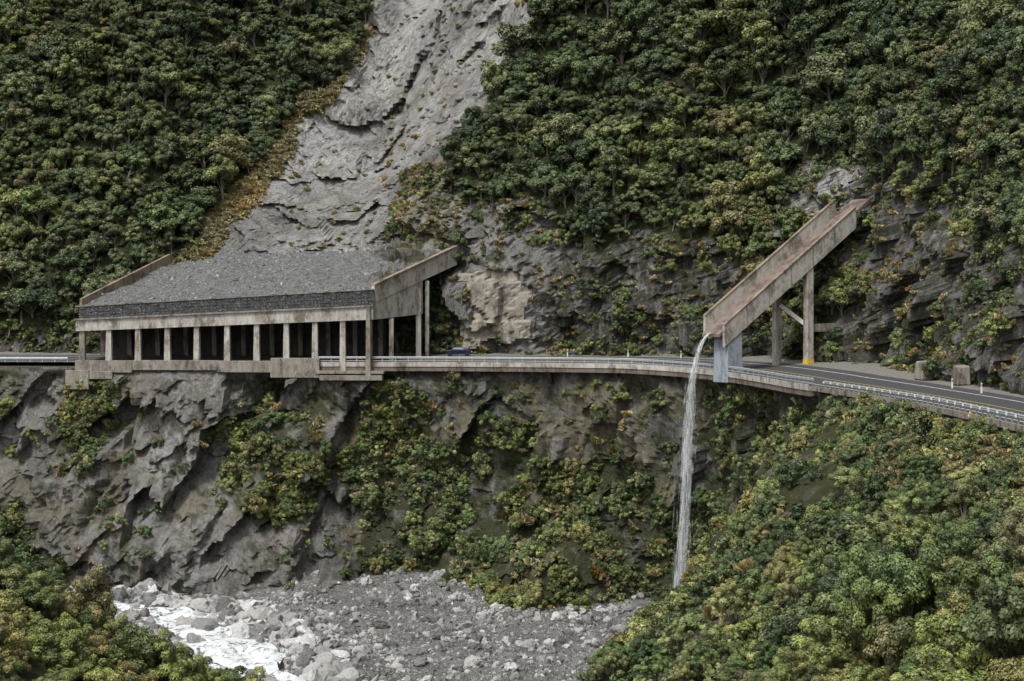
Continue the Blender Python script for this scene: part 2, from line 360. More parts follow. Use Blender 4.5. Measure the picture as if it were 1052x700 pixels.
def river():
    f=[];W=np.linspace(-1,1,21)
    RT=np.gradient(RV,axis=0); RT/=np.linalg.norm(RT,axis=1)[:,None]
    pts=[]
    for i,p in enumerate(RV):
        hw=5.6+1.4*math.sin(i*.13)+.8*math.sin(i*.41)
        if p[0]<-44: hw+=1.2
        for w in W: q=p+np.array([-RT[i,1],RT[i,0]])*w*hw; pts.append((q[0],q[1],-33.4))
    P=np.array(pts); P[:,2]+=fbm(P,2.4,4,300)*1.1; n=len(W)
    for i in range(len(RV)-1):
        for j in range(n-1): f.append((i*n+j,(i+1)*n+j,(i+1)*n+j+1,i*n+j+1))
    m=M('white_water'); nn=m.noise(.4,9,.75,None,1.8)
    m.base(m.ramp(nn,[(.36,(.07,.1,.1)),(.43,(.22,.27,.27)),(.47,(.72,.75,.76)),(.6,(.9,.91,.91))])); m.b.inputs['Roughness'].default_value=.35; m.bump(nn,1.,.6)
    mkobj('river_water',P.tolist(),f,m.m,None,True)
river()
# ------------------------------------------------------------- foreground bank (left)
def bank():
    xs=np.arange(-75,-3,.6); ys=np.arange(40,125,.6); X,Y=np.meshgrid(xs,ys,indexing='ij');X=X.ravel();Y=Y.ravel()
    P=np.stack([X,Y,X*0],1); pxx=526+F*X/Y
    top=np.interp(pxx,[-300,0,60,100,150,200,240,300,420],[540,600,632,668,698,716,750,815,1000])
    P[:,2]=9-(top-320)/F*82 - np.clip(82-Y,0,100)*.25 - np.clip(Y-86,0,100)*.9+fbm(P,6,3,400)*.5
    ny=len(ys); a=(np.arange(len(xs)-1)[:,None]*ny+np.arange(ny-1)[None]).ravel(); f=np.stack([a,a+ny,a+ny+1,a+1],1)
    o=mkobj('foreground_bank',P.tolist(),f.tolist(),MC); setattrs(o,veg=1.,dry=.2,scree=0.,dark=0.)
    return P,f
KP,KF=bank()
# ------------------------------------------------------------- plant variants
def leafmesh(name,C,Nrm,size,tint,mats,extra=None,asp=1.5):
    n=len(C); r=rng.normal(size=(n,3)); Nrm=Nrm/np.linalg.norm(Nrm,axis=1)[:,None]
    a=np.cross(Nrm,r); a/=np.linalg.norm(a,axis=1)[:,None]; b=np.cross(Nrm,a); s=size[:,None]
    V=np.stack([C-a*s*asp/2,C-b*s*.5,C+a*s*asp/2,C+b*s*.5],1).reshape(-1,3)
    Fc=np.arange(4*n).reshape(-1,4); tn=np.repeat(tint,4); verts=V.tolist(); faces=Fc.tolist(); mi=[0]*n
    if extra:
        k=len(verts); verts+=extra.v; faces+=[tuple(k+i for i in f) for f in extra.f]; mi+=[1]*len(extra.f); tn=np.r_[tn,np.full(len(extra.v),.5)]
    o=mkobj(name,verts,faces,None,None,False,False)
    for m in mats:o.data.materials.append(m)
    o.data.polygons.foreach_set('material_index',mi)
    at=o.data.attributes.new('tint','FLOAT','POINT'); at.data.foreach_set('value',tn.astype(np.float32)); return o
def crown(name,R_,H,zc,ncl,nleaf,ls,cr,mats,trunk=True,low=-.15,rag=.25):
    C=[];N=[];S=[];Tn=[]; ex=B(); cs=[]
    for k in range(ncl):
        while True:
            d=rng.normal(size=3); d/=np.linalg.norm(d)
            if d[2]>low: break
        rr=.5+.5*rng.random()**.5; rr*=1+rag*rng.normal()*.5
        c=np.array([d[0]*R_*rr,d[1]*R_*rr,zc+d[2]*H*rr]); q=cr*(.65+.6*rng.random()); cs.append(c)
        m=int(nleaf/ncl*(q/cr)**2); u=rng.normal(size=(m,3)); u[:,2]+=.55; u/=np.linalg.norm(u,axis=1)[:,None]
        pos=c+u*np.array([1,1,.75])*q*(.7+.36*rng.random((m,1))**.6)*(1+.08*rng.normal(size=(m,1)))
        C.append(pos); N.append(u*1.3+rng.normal(size=(m,3))*.4+np.array([0,0,.4])); S.append(ls*(.6+.8*rng.random(m)))
        ct=.47+.2*rng.normal(); Tn.append(np.clip(ct+.16*rng.normal(size=m)+.13*u[:,2],0,1))  # random leaf tone, plus bright clump tops painted in: upward-facing leaves get lighter tint
    if trunk:
        ex.cyl((0,0,-2.5),(0.1,0,zc*.5),.2,.15); ex.cyl((0.1,0,zc*.5),(0,.1,zc+H*.3),.15,.06)
        for c in cs[:9]: ex.cyl((0.05,0,zc*(.35+.4*rng.random())),tuple(c),.08,.02,5)
    else:
        for c in cs[:6]: ex.cyl((0,0,-.3),tuple(c),.04,.01,4)
    return leafmesh(name,np.concatenate(C),np.concatenate(N),np.concatenate(S),np.concatenate(Tn),mats,ex)
trees=bpy.data.collections.new('forest_tree_kinds'); btrees=bpy.data.collections.new('bush_tree_kinds'); shr=bpy.data.collections.new('shrub_kinds'); rocks=bpy.data.collections.new('boulder_kinds')
specs=[(2.2,1.9,2.7,26,6000,.19,.72),(1.8,2.4,3.3,28,6000,.18,.64),(2.6,1.6,2.4,34,7000,.18,.68),(1.5,2.6,3.9,20,5000,.19,.66),(2.1,2.1,3.0,16,5500,.2,.92),(2.3,1.9,2.7,44,7500,.165,.52)]
for i,s in enumerate(specs):
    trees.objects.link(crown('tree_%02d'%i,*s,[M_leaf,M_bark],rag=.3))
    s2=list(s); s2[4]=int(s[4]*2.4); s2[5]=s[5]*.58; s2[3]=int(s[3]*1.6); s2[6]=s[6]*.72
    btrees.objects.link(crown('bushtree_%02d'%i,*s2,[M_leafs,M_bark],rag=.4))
ss=[(1.0,.8,.3,14,1800,.11,.38),(1.2,.6,.2,18,1900,.11,.34),(.8,1.0,.45,12,1600,.12,.38),(1.1,.7,.2,24,2000,.1,.28)]
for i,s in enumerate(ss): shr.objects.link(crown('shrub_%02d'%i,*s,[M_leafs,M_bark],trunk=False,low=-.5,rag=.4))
def tuft(name,n=300,h=.7):
    v=[];f=[];t=[]
    for k in range(n):
        a=rng.random()*6.28; r=.55*rng.random()**.5; x,y=math.cos(a)*r,math.sin(a)*r; l=h*(.5+.7*rng.random()); b=rng.random()*6.28; lean=.25+.6*rng.random()
        w=.035; dx,dy=math.cos(b),math.sin(b); j=len(v)
        v+=[(x-dy*w,y+dx*w,-.1),(x+dy*w,y-dx*w,-.1),(x+dx*lean*l*.5,y+dy*lean*l*.5,l*.75),(x+dx*lean*l,y+dy*lean*l,l*.6)]
        f+=[(j,j+1,j+2),(j+1,j+3,j+2)]; q=rng.random(); t+=[q*.6]*2+[q]*2
    o=mkobj(name,v,f,M_grass,None,False,False); at=o.data.attributes.new('tint','FLOAT','POINT'); at.data.foreach_set('value',np.array(t,np.float32)); return o
shr.objects.link(tuft('shrub_90_tussock')); shr.objects.link(tuft('shrub_91_tussock',300,1.0))
near=bpy.data.collections.new('near_bush_kinds')
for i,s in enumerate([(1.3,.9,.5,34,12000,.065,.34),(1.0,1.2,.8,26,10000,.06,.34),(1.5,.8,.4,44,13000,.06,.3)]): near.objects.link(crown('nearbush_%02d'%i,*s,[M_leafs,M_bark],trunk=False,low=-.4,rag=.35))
import bmesh
def rockset(coll,stops,seed):
    m=M('boulder_%d'%seed); oi=m.n('ShaderNodeObjectInfo').outputs['Random']; nz_=m.noise(4,6,.7)
    m.base(m.mix(1.,m.ramp(oi,stops),m.ramp(nz_,[(.3,.55),(.7,1.15)]),'MULTIPLY')); m.bump(nz_,.6,.1)
    for i in range(5):
        bm=bmesh.new(); bmesh.ops.create_icosphere(bm,subdivisions=3,radius=1)
        P=np.array([v.co for v in bm.verts]); d=facet(P+i*9.1,1.0,500+i)*.7+facet(P+i*5,.5,520+i)*.4
        sc=np.array([1,.7+.3*rng.random(),.55+.25*rng.random()])
        for v,k in zip(bm.verts,d): v.co=Vector(np.array(v.co)*(1+k)*sc)
        me=bpy.data.meshes.new('boulder_%d'%i); bm.to_mesh(me); bm.free(); me.materials.append(m.m); coll.objects.link(bpy.data.objects.new('boulder_%d_%d'%(seed,i),me))
rockset(rocks,[(0,(.09,.09,.09)),(.4,(.22,.217,.21)),(.85,(.38,.375,.36)),(1,(.52,.52,.51))],0)
srocks=bpy.data.collections.new('scree_kinds'); rockset(srocks,[(0,(.13,.13,.13)),(.6,(.25,.25,.25)),(1,(.38,.38,.375))],1)
def scatter(name,coll,P,S,idx,tilt=.12):
    n=len(P); me=bpy.data.meshes.new(name); me.from_pydata(np.asarray(P).tolist(),[],[]); 
    rot=np.stack([rng.normal(size=n)*tilt,rng.normal(size=n)*tilt,rng.random(n)*6.283],1)
    a=me.attributes.new('rot','FLOAT_VECTOR','POINT'); a.data.foreach_set('vector',rot.astype(np.float32).ravel())
    S=np.asarray(S); S3=np.stack([S*(.8+.4*rng.random(n)),S*(.8+.4*rng.random(n)),S*(.8+.45*rng.random(n))],1)
    a=me.attributes.new('scl','FLOAT_VECTOR','POINT'); a.data.foreach_set('vector',S3.astype(np.float32).ravel())
    a=me.attributes.new('idx','INT','POINT'); a.data.foreach_set('value',np.asarray(idx).astype(np.int32))
    o=bpy.data.objects.new(name,me); COL.objects.link(o)
    ng=bpy.data.node_groups.new(name,'GeometryNodeTree')
    ng.interface.new_socket('Geometry',in_out='INPUT',socket_type='NodeSocketGeometry'); ng.interface.new_socket('Geometry',in_out='OUTPUT',socket_type='NodeSocketGeometry')
    N=ng.nodes; gi=N.new('NodeGroupInput'); go=N.new('NodeGroupOutput'); ip=N.new('GeometryNodeInstanceOnPoints'); ci=N.new('GeometryNodeCollectionInfo')
    ci.inputs['Collection'].default_value=coll; ci.inputs['Separate Children'].default_value=True; ci.inputs['Reset Children'].default_value=True
    ng.links.new(gi.outputs[0],ip.inputs['Points']); ng.links.new(ci.outputs[0],ip.inputs['Instance']); ip.inputs['Pick Instance'].default_value=True
    for nm,dt,sk in(('rot','FLOAT_VECTOR','Rotation'),('scl','FLOAT_VECTOR','Scale'),('idx','INT','Instance Index')):
        k=N.new('GeometryNodeInputNamedAttribute'); k.data_type=dt; k.inputs['Name'].default_value=nm; ng.links.new(k.outputs['Attribute'],ip.inputs[sk])
    ng.links.new(ip.outputs[0],go.inputs[0]); md=o.modifiers.new('scatter','NODES'); md.node_group=ng; return o
def sample(P,Fc,n,keep=None):
    A,Bq,C,D=P[Fc[:,0]],P[Fc[:,1]],P[Fc[:,2]],P[Fc[:,3]]
    ar=np.linalg.norm(np.cross(C-A,D-Bq),axis=1)
    if keep is not None: ar=ar*keep[Fc[:,0]]
    k=rng.choice(len(Fc),n,p=ar/ar.sum()); u=rng.random((n,1)); w=rng.random((n,1))
    return (A[k]*(1-u)+Bq[k]*u)*(1-w)+(D[k]*(1-u)+C[k]*u)*w, Fc[k,0]
def thin(P,r):
    cell={};keep=[]
    for i,(p,rr) in enumerate(zip(P,r)):
        c=(int(p[0]//3),int(p[1]//3),int(p[2]//3)); ok=True
        for a in(-1,0,1):
            for b in(-1,0,1):
                for d in(-1,0,1):
                    for q in cell.get((c[0]+a,c[1]+b,c[2]+d),()):
                        if ((P[q]-p)**2).sum()<rr*rr: ok=False;break
                    if not ok:break
                if not ok:break
            if not ok:break
        if ok: cell.setdefault(c,[]).append(i); keep.append(i)
    return np.array(keep)
CH0=np.array([26.8+1.25*2,268-2.2]); CHD=np.array([.866,.5])
def chute_clear(P,s,pad=4.2):
    r=P[:,:2]-CH0; l=r@CHD; w=r@np.array([.5,-.866]); zf=5.9+l/22*15.9
    return ~((l>-2)&(l<24.5)&(np.abs(w)<pad+s*1.6)&(P[:,2]+4.6*s>zf-.5)&(P[:,2]<zf+3))
win=((UM['px']>-90)&(UM['px']<1160)&(UM['py']>-60)&(UM['py']<400)).astype(float)
P,fi=sample(UP,UF,9000,win*(UM['bare']==0)*(UM['gr']==0))
big=fbm(P,16,3,650)
sc_=(.55+1.05*rng.random(len(P))**1.8)*(1+.4*big); k=thin(P,1.8*sc_+.3); P=P[k];sc_=sc_[k]
lowz=sstep(0,6,P[:,2]); sc_=sc_*(.45+.55*lowz)
P[:,2]-=.9*sc_
k=chute_clear(P,sc_); P=P[k];sc_=sc_[k]
ti=np.clip(((fbm(P,20,2,655)*.9+.5+.35*rng.normal(size=len(P)))*6),0,5.99).astype(int)
scatter('forest',trees,P,sc_,ti,.15); print('trees',len(P))
P,fi=sample(UP,UF,3900,win*((UM['bare']==0)*.15+(UM['rk']>0)*(1-.6*UM['r1'])*.8+(UM['br']>0)*.35)*(UM['sc']==0)*(UM['gr']==0)*(~UM['wl']))
n=fbm(P,6,3,610); b=UM['rk'][fi]>0; k=(~b)|(n>.0); P=P[k]
s=.4+.9*rng.random(len(P))**1.7; k=chute_clear(P,s*.4,3.2); P=P[k];s=s[k]
scatter('hillside_shrubs',shr,P,s,rng.integers(0,4,len(P)),.4)
P,fi=sample(UP,UF,2600,win*((UM['gr']>0)+.012*(UM['gl']>0)*(UM['sc']==0)+.2*(UM['br']>0)+.05*(UM['rk']>0))*(~UM['wl']))
scatter('tussock_grass',shr,P,.35+.5*rng.random(len(P)),rng.integers(4,6,len(P)),.3)
win=((LM['px']>-60)&(LM['px']<1200)&(LM['py']<760)&(LP[:,1]>70)).astype(float)
P,fi=sample(LP,LF,13500,win*((LM['vg']>0)*(1-.88*(LM['gy']>0))*1.0+.04+.08*(LM['n']>.25)+(LM['right']>0)*.25)*(1-.5*(LM['br']>0)))
n=fbm(P,5,3,620); vgk=LM['vg'][fi]>0; k=((n>-.12)&vgk)|(~vgk&(n>.0)); P=P[k]; fi=fi[k]
nr_=LM['right'][fi]>0
s=np.where(nr_,.5,.33)+1.05*rng.random(len(P))**2.3
k=P[:,2]+s*.9<-.9; P=P[k];s=s[k]
idx=np.where(rng.random(len(P))<.16,rng.integers(4,6,len(P)),rng.integers(0,4,len(P)))
scatter('cliff_shrubs',shr,P,s,idx,.4); print('cs',len(P))
def roadgap(P):
    d=np.full(len(P),1e9)
    for q in RO[::8]: d=np.minimum(d,np.hypot(P[:,0]-q[0],P[:,1]-q[1]))
    return d
P,fi=sample(LP,LF,5000,win*((LM['right']>0)|((LM['px']>790)&(LM['py']>540))|((LM['px']>650)&(LM['py']>675))))
g=roadgap(P); sc_=(.42+1.25*rng.random(len(P))**1.8)*np.interp(g,[5,14],[.45,1.])*np.where(LM['px'][fi]<800,.5,1.); k=(g>5)&(P[:,2]+5*sc_<-1.5); P=P[k];sc_=sc_[k]
k=thin(P,1.8*sc_); P=P[k];sc_=sc_[k]; P[:,2]-=.8*sc_
kk=rng.random(len(P))<.68
scatter('slope_bush',btrees,P[kk],sc_[kk],rng.integers(0,6,kk.sum()),.2); scatter('slope_forest',trees,P[~kk],sc_[~kk]*.85,rng.integers(0,6,(~kk).sum()),.2); print('sb',len(P))
P,fi=sample(LP,LF,3500,win*(LM['right']>0)); g=roadgap(P); k=(g>.8)&(g<9)&(fbm(P,4,3,640)>-.25); P=P[k]
scatter('verge_grass',shr,P,.4+.5*rng.random(len(P)),np.where(rng.random(len(P))<.6,4,rng.integers(0,4,len(P))),.3)
kb=(KP[:,1]>62)&(KP[:,1]<100)
P,fi=sample(KP,KF,2600,kb.astype(float)); px,py=proj(P[:,0],P[:,1],P[:,2]); k=(px>-100)&(px<330); P=P[k]
s=.4+.7*rng.random(len(P))**1.3; k=thin(P,.85*s); P=P[k]; s=s[k]
scatter('foreground_bushes',near,P,s,rng.integers(0,3,len(P)),.25)
P,fi=sample(BP,BF,13000,((BP[:,1]>200)&(BP[:,0]>-75)&(BP[:,0]<30)).astype(float)*np.where(BD<11,2.4,np.where(BD<20,1.3,.9))*np.where(BD<5.2,.22,1.)); s=.1+.9*rng.random(len(P))**8+.25*rng.random(len(P))**2
s=s*np.where(BD[fi]<12,1.9,1.)
scatter('river_boulders',rocks,P,s,rng.integers(0,5,len(P)),.6)

# ------------------------------------------------------------- road
road=empty('road'); i0=0; i1=NR-1
sweep('asphalt_surface',[(0.,0.),(12.,0.)],i0,i1,M_asph,road,closed=False)
sweep('gravel_shoulder',[(12.0,-.02),(19,.1)],i0,i1,flat_mat('shoulder_gravel',(.2,.19,.17),.9,0,.5),road,closed=False)
sweep('edge_line_outer',[(1.3,.004),(1.45,.004)],i0,i1,M_white,road,closed=False)
sweep('edge_line_inner',[(9.6,.004),(9.75,.004)],i0,i1,M_white,road,closed=False)
sweep('centre_line',[(5.4,.004),(5.52,.004)],i0,i1,M_yel,road,closed=False)
via=empty('road_viaduct')
a=ipx(326);b=ipx(835)
sweep('deck_fascia',[(-.35,-.55),(-.35,.15),(-.003,.15),(-.003,-.55)],a,b,M_conc,via)
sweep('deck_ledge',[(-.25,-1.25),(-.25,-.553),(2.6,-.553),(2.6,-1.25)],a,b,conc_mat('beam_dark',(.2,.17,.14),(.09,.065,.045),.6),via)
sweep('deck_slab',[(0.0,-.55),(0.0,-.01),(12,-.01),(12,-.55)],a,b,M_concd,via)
bb=B(); DZ=Vector((0,0,2.0))
for i in range(a+6,b,22):
    p=Vector(R(i,.6,-1.1)); t=Vector((*Ts[i],0)); nn=Vector((*NN[i],0)); bb.hexa([p-t*.25-DZ+nn*.9,p+t*.25-DZ+nn*.9,p+t*.25-DZ+nn*2.4,p-t*.25-DZ+nn*2.4],[p-t*.25-nn*.6,p+t*.25-nn*.6,p+t*.25+nn*2.4,p-t*.25+nn*2.4])
bb.obj('brackets',M_concd,via)
sweep('kerb_wall',[(-.3,-.5),(-.3,.05),(.0,.05),(.0,-.5)],b,i1,M_concb,via)
def guard(name,a,b,d=-.1,z0=.18,hz=.75):
    g=empty(name)
    sweep('w_beam',[(d-.06,z0+hz-.32),(d-.14,z0+hz-.25),(d-.06,z0+hz-.17),(d-.14,z0+hz-.08),(d-.06,z0+hz),(d-.02,z0+hz),(d-.08,z0+hz-.08),(d-.02,z0+hz-.17),(d-.08,z0+hz-.25),(d-.02,z0+hz-.32)],a,b,M_galv,g)
    q=B()
    for i in range(a,b,4):
        p=Vector(R(i,d+.03,z0)); q.box(p+Vector((0,0,hz/2)),(.07,0,0),(0,.07,0),(0,0,hz/2+.05))
    q.obj('posts',M_galv,g); return g
g=guard('guardrail',ipx(326),ipx(840),-.1,.153,.85)
sweep('lower_rail',[(-.2,.32),(-.2,.42),(-.1,.42),(-.1,.32)],ipx(326),ipx(840),M_galv,g)
guard('guardrail',ipx(-60),ipx(76),.3,0,.75)
g=guard('guardrail',ipx(845),NR-4,.3,.0,.8)
q=B()
for i in range(ipx(845),NR-8,6):
    p=Vector(R(i,.1,.62)); t=Vector((*Ts[i],0)); q.box(p,t*.22,Vector((*NN[i],0))*.03,(0,0,.12))
q.obj('reflector_panels',M_white,g)
M_red=flat_mat('reflector_red',(.5,.06,.04))
for px_,d_ in((560,11.5),(612,11.5),(655,11.6),(905,10.8),(968,10.8),(1020,10.8),(880,10.9)):
    q=B(); p=Vector(R(ipx(px_),d_,0)); e=empty('marker_post'); q.hexa([p+Vector(c) for c in((-.09,-.05,0),(.09,-.05,0),(.09,.05,0),(-.09,.05,0))],[p+Vector(c) for c in((-.07,-.03,1.1),(.07,-.03,1.1),(.07,.03,1.0),(-.07,.03,1.0))]); q.obj('post',M_white,e)
    q=B(); q.box(p+Vector((0,-.06,.85)),(.07,0,0),(0,.01,0),(0,0,.08)); q.obj('reflector',M_red,e)

# ------------------------------------------------------------- rock shelter
sh=empty('avalanche_shelter')
A=Vector((-67.8,300,0)); Bv=Vector((-21.7,296,0)); L=(Bv-A).length; eS=(Bv-A)/L; nS=Vector((-eS.y,eS.x,0)); UZ=Vector((0,0,1))
def S(s,d,z): return A+eS*s+nS*d+UZ*z
def lerp(a,b,t): return a+(b-a)*t
zb=lambda s: lerp(5.9,7.7,s/L); zt=lambda s: lerp(7.6,9.7,s/L); zg=lambda s: lerp(9.7,12.3,s/L)
def slab(q,s0,s1,d0,d1,zl,zh):
    q.hexa([S(s0,d0,zl(s0)),S(s1,d0,zl(s1)),S(s1,d1,zl(s1)),S(s0,d1,zl(s0))],[S(s0,d0,zh(s0)),S(s1,d0,zh(s1)),S(s1,d1,zh(s1)),S(s0,d1,zh(s0))])
C=lambda c:(lambda s:c)
q=B(); slab(q,-.5,L+.3,-.7,.5,zb,zt); q.obj('front_beam',M_conc,sh)
q=B(); slab(q,-.7,L+.4,-.95,.5,lambda s:zt(s)+.003,lambda s:zt(s)+.28); q.obj('beam_ledge',M_concb,sh)
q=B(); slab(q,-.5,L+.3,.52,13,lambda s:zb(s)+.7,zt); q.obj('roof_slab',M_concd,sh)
q=B()
for k in range(47):
    s=k*(L/46.5)
    for r in range(4):
        h=lambda f:(lambda s_:lerp(zt(s_)+.3,zg(s_),f))
        j=(random.random()-.5)*.25
        slab(q,s+.02,s+L/46.5-.02,-.72+j*.5,.6,h(r/4+.01),h((r+1)/4-.01))
mg=M('gabion_stone'); v=mg.vor(4.5,'F1',out='Color'); ed=mg.vor(4.5,'DISTANCE_TO_EDGE')
mg.base(mg.mix(1.,mg.ramp(v,[(0,(.05,.05,.052)),(.6,(.11,.11,.115)),(1,(.22,.22,.22))]),mg.ramp(ed,[(0,.2),(.12,1)]),'MULTIPLY')); mg.bump(ed,1,.2)
q.obj('gabion_baskets',mg.m,sh)
q=B(); slab(q,-.5,L+.3,-.85,.9,lambda s:zg(s)+.003,lambda s:zg(s)+.2); q.obj('gabion_cap',M_concb,sh)
cols=[84,115,145,175,205,236,266,296,325,353,380]
q=B();qb=B();qi=B()
for k,cpx in enumerate(cols):
    s=(cpx-85)/(382-85)*L; s=min(max(s,.4),L-.4)
    zb0=1.3 if cpx<340 else -.6
    w0,w1=(.5,.4); Q=qb if cpx in(84,380) else q
    if cpx in(84,380): w0=w1=.45
    Q.hexa([S(s-w0,-.45,zb0),S(s+w0,-.45,zb0),S(s+w0,.45,zb0),S(s-w0,.45,zb0)],[S(s-w1,-.45,zb(s)-.003),S(s+w1,-.45,zb(s)-.003),S(s+w1,.45,zb(s)-.003),S(s-w1,.45,zb(s)-.003)])
    if k==10: qb.hexa([S(s-.4,-1.3,-1.2),S(s+.4,-1.3,-1.2),S(s+.4,-.96,-1.2),S(s-.4,-.96,-1.2)],[S(s-.3,-1.3,zt(s)+.2),S(s+.3,-1.3,zt(s)+.2),S(s+.3,-.97,zt(s)+.2),S(s-.3,-.97,zt(s)+.2)])
    qi.hexa([S(s-.35,11.3,0),S(s+.35,11.3,0),S(s+.35,12.19,0),S(s-.35,12.19,0)],[S(s-.35,10.6,zb(s)+.6),S(s+.35,10.6,zb(s)+.6),S(s+.35,12.19,zb(s)+.6),S(s-.35,12.19,zb(s)+.6)])
q.obj('columns',M_conc,sh,.04);qb.obj('end_columns',M_concb,sh,.04);qi.obj('back_buttresses',M_concb,sh)
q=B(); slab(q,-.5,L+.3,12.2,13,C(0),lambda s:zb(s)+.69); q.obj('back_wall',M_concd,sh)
q=B(); slab(q,-.6,8.5,-.75,.3,C(-.6),C(1.3)); slab(q,8.51,22,-.65,.3,C(-.2),C(1.35)); slab(q,22.01,30.5,-.8,.3,C(-.5),C(1.3)); slab(q,30.51,38.2,-.95,.3,C(-1.3),C(1.75)); q.obj('front_wall',M_concb,sh,.05)
q=B(); slab(q,-2.0,1.8,-1.3,-.8,C(-3.2),C(-.2)); slab(q,1.81,5.5,-1.2,-.76,C(-1.6),C(-.4)); slab(q,38.3,L+1.8,-1.35,.3,C(-1.7),C(-.9)); slab(q,37.5,L+2,-1.2,.5,C(-.7),C(-.2)); q.obj('footings',M_concb,sh,.06)
def wall(name,p0,p1,zl0,zh0,zl1,zh1,th,mat,off=0):
    p0=Vector((*p0,0));p1=Vector((*p1,0)); d=(p1-p0).normalized(); n_=Vector((-d.y,d.x,0)); q=B(); a_=p0+n_*off;b_=p1+n_*off
    q.hexa([a_+UZ*zl0,b_+UZ*zl1,b_+n_*th+UZ*zl1,a_+n_*th+UZ*zl0],[a_+UZ*zh0,b_+UZ*zh1,b_+n_*th+UZ*zh1,a_+n_*th+UZ*zh0]); return q.obj(name,mat,sh)
W0=(-21.3,295.6);W1=(-9.0,312)
wall('right_wing_wall',W0,W1,10.3,12.9,16.6,19.4,.6,M_conc)
wall('right_wing_cap',W0,W1,12.903,13.2,19.403,19.75,.9,M_rust,-.15)
wall('right_wing_panel',W0,(-14.2,305.2),7.7,10.29,8.6,13.9,.5,M_conc,.1)
q=B()
for (x,y,zl,zh,w) in((-18.9,299.4,0,7.9,.35),(-14.9,304.9,.5,12.6,.42),(-13.6,306.4,.5,13.9,.32)):
    q.box((x,y,(zl+zh)/2),(w,0,0),(0,w,0),(0,0,(zh-zl)/2))
q.obj('portal_columns',M_conc,sh,.04)
wall('left_wing_wall',(-67.6,300.6),(-57.5,321.5),9.2,11.0,15.2,18.6,.5,M_rust)
wall('left_wing_foot',(-67.5,300.8),(-57.4,321.7),5.5,9.19,12,15.19,.4,M_concb,.1)
def scree():
    v=[];nu,nv=180,100
    c00=np.array([-67.6,300.4,9.75]);c10=np.array([-21.6,296.4,12.4]);c01=np.array([-54,329,20.]);c11=np.array([-5.,319,21.5])
    for i in range(nu+1):
        for j in range(nv+1):
            u=i/nu;w=j/nv; v.append((c00*(1-u)+c10*u)*(1-w)+(c01*(1-u)+c11*u)*w)
    P=np.array(v); W=np.tile(np.arange(nv+1)/nv,nu+1); U=np.repeat(np.arange(nu+1)/nu,nv+1)
    t=np.clip(W-.12-2.2*(1-U)+fbm(P,7,4,711)*.3,0,1)
    P[:,2]+=fbm(P,8,4,700)*1.1*sstep(0,.15,W)+fbm(P,1,3,705)*.12
    pf=strata(P); d=facet(pf,3,720)*.6+facet(pf,1.5,722)*.7
    P[:,2]+=t*3.0*sstep(1.0,.9,U)+d*sstep(0,.1,t)*.9*sstep(1.,.95,U)
    P[:,2]-=sstep(.6,1,W)*1.5
    a=(np.arange(nu)[:,None]*(nv+1)+np.arange(nv)[None]).ravel(); f=np.stack([a,a+nv+1,a+nv+2,a+1],1)
    o=mkobj('roof_scree',P.tolist(),f.tolist(),MT)
    setattrs(o,veg=np.where((t>.1)&(fbm(P,3,4,730)>.2),.7,0.),dry=np.where((t>.05)&(fbm(P,4,4,731)>.2),.5,0.),scree=1-sstep(.0,.1,t),dark=.1)
    return P,f,t
SP,SF,ST=scree(); P,fi=sample(SP,SF,3500,(ST<=.02)*1.); scatter('scree_stones',srocks,P,.05+.12*rng.random(len(P))**2+.25*rng.random(len(P))**14,rng.integers(0,5,len(P)),.6)

# ------------------------------------------------------------- rockfall chute
ch=empty('rockfall_chute')
FL=Vector((26.8,268,0)); w_=Vector((.5,-.866,0)); d_=Vector((.866,.5,0)); WID=5.0; LEN=23.5
def K(l,w,z):
    zf=5.9+ (l/22.)*15.9; return FL+d_*l+w_*w+UZ*(zf+z)
def chb(q,l0,l1,w0,w1,z0,z1):
    q.hexa([K(l0,w0,z0),K(l0,w1,z0),K(l1,w1,z0),K(l1,w0,z0)],[K(l0,w0,z1),K(l0,w1,z1),K(l1,w1,z1),K(l1,w0,z1)])
Mch=conc_mat('chute_concrete',(.5,.475,.425),(.26,.215,.165),.52,.5)
q=B();chb(q,0,LEN,.0,.45,-.6,2.4);chb(q,0.,LEN,WID-.45,WID,-1.9,1.15);q.obj('side_walls',Mch,ch,.05)
q=B();chb(q,-.5,LEN+3,.453,WID-.453,-.1,.35);q.obj('channel_floor',conc_mat('channel_floor_stain',(.22,.175,.15),(.11,.08,.065),.6),ch)
q=B();chb(q,0,LEN,-.08,.5,2.403,2.58);chb(q,0,LEN,WID-.5,WID+.08,1.153,1.32);q.obj('wall_caps',M_rust,ch)
q=B()
for l in np.arange(1.5,LEN,3.2): chb(q,l,l+.35,.453,WID-.453,-.8,-.103)
q.obj('floor_ribs',M_concb,ch)
q=B()
for l in np.arange(3.8,LEN-1,3.9): chb(q,l,l+.1,WID+.003,WID+.05,-1.9,1.15)
q.obj('wall_joints',M_concb,ch)
def pl(q,l,w,zb_,zt_,a_,b_,taper=1.):
    c=FL+d_*l+w_*w
    q.hexa([c-d_*a_-w_*b_+UZ*zb_,c-d_*a_+w_*b_+UZ*zb_,c+d_*a_+w_*b_+UZ*zb_,c+d_*a_-w_*b_+UZ*zb_],[c-d_*a_*taper-w_*b_*taper+UZ*zt_,c-d_*a_*taper+w_*b_*taper+UZ*zt_,c+d_*a_*taper+w_*b_*taper+UZ*zt_,c+d_*a_*taper-w_*b_*taper+UZ*zt_])
q=B();pl(q,1.9,3.3,-.9,6.1,1.35,1.7,.92);q.obj('front_pillar',M_pil,ch,.06)
q=B();pl(q,12.6,.5,0,14.4,.5,.5);q.obj('rear_column_far',M_conc,ch,.04)
q=B();pl(q,15.2,4.4,.2,15.2,.55,.5);q.obj('rear_column_near',M_conc,ch,.04)
